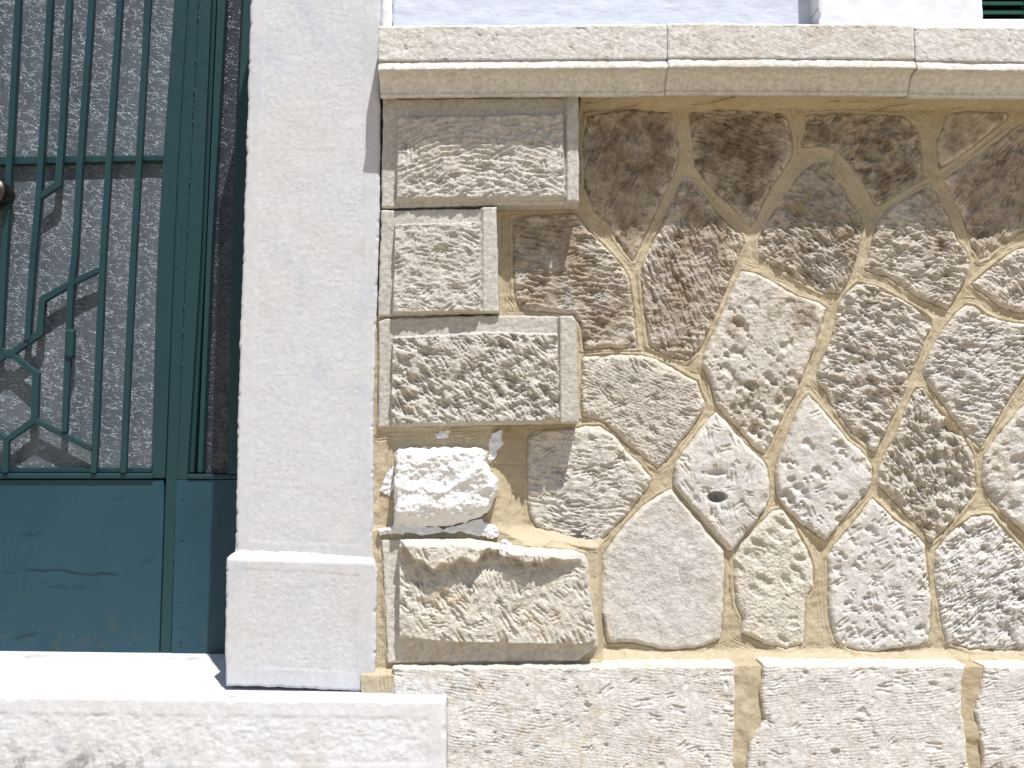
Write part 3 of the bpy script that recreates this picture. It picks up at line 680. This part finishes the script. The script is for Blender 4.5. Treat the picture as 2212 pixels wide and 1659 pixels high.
# ------------------------------------------------------------------ white wall and shutter above
zt, z52 = P(1500, -420, .0)[1], P(1500, 60, -.0)[1]
UP = root('plastered_wall', (P(1300, 50, -.03)[0], 0, z52), 'white plastered upper wall standing on top of the stone cornice', 'wall')
def plaster(name, u0, u1, y, m, seed, yb, lab=None):
    xa, xb = P(u0, 30, y)[0], P(u1, 30, y)[0]; zb_ = P(1500, 58, -.1)[1] - .008
    return relief(name, [(xa, zb_), (xb, zb_), (xb, zt), (xa, zt)], y, lambda X, Z, d: .0012 * fbm(X, Z, 22, 3, seed) - .003 * (1 - np.clip(d / .006, 0, 1)) ** 2, yb, m, UP, .004, .001, seed, lab)
plaster('plaster_panel', 848, 1768, -.025, M_PALE, 301, .05, 'pale blue white plaster panel')
plaster('window_surround', 1770, 2124, -.085, M_WHITE, 302, .12, 'bright white raised window surround')
plaster('plaster_edge', 824, 846, -.035, M_WHITE, 303, .05)
zs = P(2160, 50, -.05)[1]
SH = root('window_shutter', (P(2300, 50, -.02)[0], -.02, zs), 'dark green louvred window shutter at the top right above the cornice', 'shutter')
xa, xb, xc = P(2118, 20, -.03)[0], P(2207, 20, -.03)[0], P(2255, 20, -.03)[0]
zlo = P(2160, 44, -.03)[1]
prism('stile', [(xb, zlo - .03), (xc, zlo - .03), (xc, zt), (xb, zt)], -.042, -.008, M_SHUT, SH, .003, world=True)
prism('stile', [(xa - .05, zlo - .03), (xa - .003, zlo - .03), (xa - .003, zt), (xa - .05, zt)], -.042, -.008, M_SHUT, SH, .003, world=True)
prism('back_board', [(xa - .05, zlo - .03), (xc, zlo - .03), (xc, zt), (xa - .05, zt)], .0, .012, M_DARK, SH, 0, world=True)
k = 0; zz = zlo - .012
while zz < zt - .03:
    bm = bmesh.new(); th = .008
    sec = [(-.040, zz), (-.040, zz + th), (-.006, zz + .030), (-.006, zz + .030 - th)]
    cen = ((xa + xb) / 2, -.023, zz + .012)
    A = [bm.verts.new((xa - cen[0], y - cen[1], z - cen[2])) for y, z in sec]; B = [bm.verts.new((xb - cen[0], y - cen[1], z - cen[2])) for y, z in sec]
    bm.faces.new(A); bm.faces.new(B[::-1])
    for i in range(4): bm.faces.new((A[i], B[i], B[(i + 1) % 4], A[(i + 1) % 4]))
    bmesh.ops.bevel(bm, geom=bm.edges[:], offset=.001, segments=2, affect='EDGES'); bmesh.ops.recalc_face_normals(bm, faces=bm.faces[:])
    me = bpy.data.meshes.new('slat'); bm.to_mesh(me); bm.free(); link('slat', me, M_SHUT, SH, cen); zz += .0205
xr_ = P(2640, 30, -.085)[0]
prism('window_sill', [(P(2124, 30, -.085)[0] + .002, P(1500, 58, -.1)[1] - .008), (xr_, P(1500, 58, -.1)[1] - .008), (xr_, zs - .0005), (P(2124, 30, -.085)[0] + .002, zs - .0005)], -.075, .03, M_WHITE, UP, .004, world=True)

# ------------------------------------------------------------------ marble pillar
PIL = root('door_pillar', (P(650, 1490, -.06)[0], -.06, P(650, 1488, -.06)[1]), 'pale tooled marble door pillar with a wider base beside the green door', 'pillar')
def pil_h(poly, seed, band, chamfer=None):
    def f(X, Z, d):
        inn = sstep(band, band + .004, d)
        t = .0007 * noise(X * 240, Z * 200, seed) * (.6 + .6 * noise(X * 12, Z * 12, seed + 4)) + .0003 * fbm(X, Z, 90, 2, seed + 2)
        h = inn * (t - .0006) + .0006 * fbm(X, Z, 12, 2, seed + 3) - .004 * (1 - np.clip(d / .005, 0, 1)) ** 2
        h = h - .004 * sstep(.25, .6, noise(X * 60, Z * 60, seed + 8)) * (1 - sstep(0, .007, d))
        if chamfer: h = h - chamfer(X, Z)
        return h
    return f
shaft = [(552,-420),(541,0),(534,230),(524,560),(519,700),(513,900),(508,1200),(806,1215),(806,900),(812,690),(820,450),(820,208),(819,120),(822,0),(826,-420)]
base = [(509,1188),(488,1206),(486,1350),(486,1482),(640,1487),(806,1495),(811,1400),(814,1240),(812,1225),(806,1206),(650,1192)]
wsh = px(shaft, -.060); wba = px(base, -.074)
relief('shaft', wsh, -.060, pil_h(wsh, 401, .030), .40, M_PILLAR, PIL, .0026, .0012, 401)
zc0, zc1 = P(650, 1190, -.07)[1], P(650, 1212, -.07)[1]
relief('base', wba, -.074, pil_h(wba, 402, .036, lambda X, Z: .012 * sstep(zc1, zc0, Z + .03 * (X - wba[0][0]))), .40, M_PILLAR, PIL, .0021, .0012, 402)

# ------------------------------------------------------------------ door step
SY = -.127
sp = [(-900,1489.5),(963,1512),(963,1700),(-900,1700)]
wst = [(x, max(z, 0)) for x, z in px(sp, SY)]
def step_h(X, Z, d):
    band = sstep(.032, .040, d)
    return band * (.0011 * fbm(X, Z, 26, 3, 501) + .0008 * fbm(X, Z * 1.6, 95, 3, 502, .6) - .001) + .0006 * fbm(X, Z, 30, 2, 504) - .007 * (1 - np.clip(d / .007, 0, 1)) ** 2 \
        - .004 * sstep(.3, .6, noise(X * 34, Z * 34, 503)) * (1 - sstep(0, .012, d))
o = relief('door_step', wst, SY, step_h, .50, M_STEP, None, .003, 0, 501, dz_back=.004)
o['label'] = 'white marble door step running below the green door and the pillar'; o['category'] = 'step'; o['kind'] = 'thing'

# ------------------------------------------------------------------ green metal door
DY = .285
DOOR = root('metal_door', (P(100, 1412, DY)[0], DY, P(100, 1412, DY)[1]), 'dark green metal door with patterned glass behind a geometric grille', 'door')
T, Bv = -330, 1412
def ax(v): return 38 - .027 * v
def mir(pts): return [(2 * ax(v) - u, v) for u, v in pts]
gl = [(392,T),(377,0),(353,333),(342,553),(329,1022)]               # right edge of the glass
lf = [(421,T),(405,0),(383,367),(375,553),(355,1106),(344,1418)]    # leaf edge
wd = [(446,T),(430,0),(402,553),(379,1106),(368,1420)]
mo = [(472,T),(456,0),(433,553),(405,1022)]
prism('lower_panel', [mir([(328,1036)])[0], (353.5,1036), (353.5,1106), (343,1419), mir([(343,1400)])[0]], DY, DY + .03, M_PANEL, DOOR, .002, 'scuffed sheet metal bottom panel')
prism('stile', strip(gl + [(328,1033)], lf[:4] + [(356,1033)]), DY - .004, DY + .03, M_GREEN, DOOR, .002)
prism('stile', strip(mir(gl + [(328,1033)]), mir(lf[:4] + [(356,1033)])), DY - .004, DY + .03, M_GREEN, DOOR, .002)
prism('bottom_rail', [mir([(331,1022)])[0], (331,1022), (330,1034), mir([(330,1034)])[0]], DY - .009, DY + .03, M_GREEN, DOOR, .003)
prism('glazing_bead', [mir([(328,1010)])[0], (328,1010), (327,1021), mir([(327,1021)])[0]], DY + .008, DY + .022, M_GREEN, DOOR, .002)
prism('glazing_bar', [mir([(357,341)])[0], (0,339), (357,333), (356,348), (0,355), mir([(356,357)])[0]], DY + .004, DY + .03, M_GREEN, DOOR, .004)
def pane(name, poly, y, m, lab=None): return prism(name, poly, y, y + .006, m, DOOR, 0, lab)
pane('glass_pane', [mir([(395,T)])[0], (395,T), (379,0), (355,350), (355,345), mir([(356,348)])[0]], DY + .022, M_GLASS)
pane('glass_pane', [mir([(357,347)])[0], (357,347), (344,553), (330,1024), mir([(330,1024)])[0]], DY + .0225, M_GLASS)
# grille
GY, BW = DY - .018, .0140
bars = [[(107 + 14,T),(107,0),(90,300),(82,427),(70,553),(57,735)],
        [(148 + 14,T),(148,0),(132,300),(125,398),(82,426)],
        [(197 + 15,T),(197,0),(173,333),(160,553),(152,613),(145,773),(138,934)],
        [(258 + 14,T),(258,0),(235,333),(221,553),(205,953),(201,1022)],
        [(319 + 13,T),(319,0),(300,333),(287,553),(265,1022)],
        [(216,581),(152,611),(89,646),(86,720),(13,770)],
        [(13,756),(78,808),(74,908),(13,950)],
        [(74,908),(197,970)]]
for i, bpts in enumerate(bars):
    dy = .0008 * i
    bar('grille_bar', bpts, BW, GY + dy, GY + dy + .014, M_GREEN, DOOR)
    bar('grille_bar', mir(bpts)[::-1], BW, GY + dy + .0005, GY + dy + .0145, M_GREEN, DOOR)
bar('grille_bar', [(38 + 9,T),(38,0),(20,333),(5,600),(-2,756)], BW, GY + .003, GY + .017, M_GREEN, DOOR)
bar('grille_bar', [(12,950),(10,1022)], BW, GY + .003, GY + .017, M_GREEN, DOOR)
bar('hinge_sleeve', [(149,710),(147,773)], .0225, GY - .005, GY + .017, M_GREEN, DOOR, .006)
# frame post, side light
prism('frame_post', strip([(a + 1.6, b) for a, b in lf], wd), DY + .001, DY + .05, M_GREEN, DOOR, .0015)
prism('frame_post', strip([(a + 1., b) for a, b in wd[:3]] + [(382,1036)], mo[:3] + [(404,1036)]), DY - .003, DY + .05, M_GREEN, DOOR, .0015)
prism('side_panel', [(381,1036), (600,1036), (600,1436), (369,1424)], DY - .002, DY + .05, M_PANEL, DOOR, .0015)
ol = [(484,T),(467,0),(443,553),(418,1022)]
prism('moulding', strip([(a + .5, b) for a, b in mo], ol), DY + .012, DY + .05, M_GREEN, DOOR, .002)
il = [(487,T),(470,0),(446,553),(425,1022)]; ir = [(503,T),(487,0),(456,553),(437,1022)]
prism('moulding', strip(il, ir), DY - .002, DY + .05, M_GREEN, DOOR, .004)
prism('side_rail', [(404,1024), (600,1024), (600,1035), (404,1035)], DY - .006, DY + .03, M_GREEN, DOOR, .003)
pane('side_glass', strip([(500,T),(484,0),(454,553),(436,1022)], [(640,T),(620,0),(600,553),(590,1022)]), DY + .026, M_SHADEGLASS, 'dark patterned side glass, its shade put into the colour')
rb = [(541,T),(526,0),(500,553),(490,1024)]
prism('side_bar', strip(rb, [(a + 26, b) for a, b in rb]), DY - .02, DY + .03, M_GREEN, DOOR, .003)
rw = random.Random(5); bm = bmesh.new()
for i in range(46):
    v = rw.uniform(-250, 1415); u = np.interp(v, [q[1] for q in wd], [q[0] for q in wd]) + rw.uniform(-1, 1.5)
    if v > 1040: u += np.interp(v, [1040, 1420], [15, 20]) * (i % 2)
    x, z = P(u, v, DY - .003); rr = rw.uniform(.0012, .0034)
    res = bmesh.ops.create_icosphere(bm, subdivisions=2, radius=rr)
    for q in res['verts']: q.co = Vector((q.co.x + x - 0, q.co.y * .6 + DY - .002, q.co.z * rw.uniform(1.2, 1.3) + z))
me = bpy.data.meshes.new('weld_seam'); bm.to_mesh(me); bm.free()
for q in me.polygons: q.use_smooth = True
me.transform(__import__('mathutils').Matrix.Translation((0, -DY, 0))); link('weld_seam', me, M_GREEN, DOOR, (0, DY, 0))['kind'] = 'stuff'
# dark room behind
xa, xb = P(-420, 500, DY)[0], P(640, 500, DY)[0]
prism('door_backing', [(xa, 0.16), (xb, 0.16), (xb, P(0, T, DY)[1]), (xa, P(0, T, DY)[1])], DY + .06, DY + .08, M_DARK, DOOR, 0, world=True)
# knob with its rosette
kx, kz = P(-8, 417, GY - .01)
bm = bmesh.new(); sec = [(0, -.030), (.010, -.0295), (.014, -.027), (.016, -.022), (.0185, -.022), (.020, -.0255), (.0235, -.0255), (.025, -.021), (.030, -.021), (.0325, -.016), (.033, -.006), (.033, .03)]
rings = []
for r, y in sec:
    rings.append([bm.verts.new((max(r, .0004) * math.cos(a * math.pi / 24), y, max(r, .0004) * math.sin(a * math.pi / 24))) for a in range(48)])
for A, B in zip(rings, rings[1:]):
    for i in range(48): bm.faces.new((A[i], A[(i + 1) % 48], B[(i + 1) % 48], B[i]))
bm.faces.new(rings[0][::-1]); bmesh.ops.recalc_face_normals(bm, faces=bm.faces[:])
for f in bm.faces: f.smooth = True
me = bpy.data.meshes.new('door_knob'); bm.to_mesh(me); bm.free(); link('door_knob', me, M_BRASS, DOOR, (kx, GY - .012, kz))
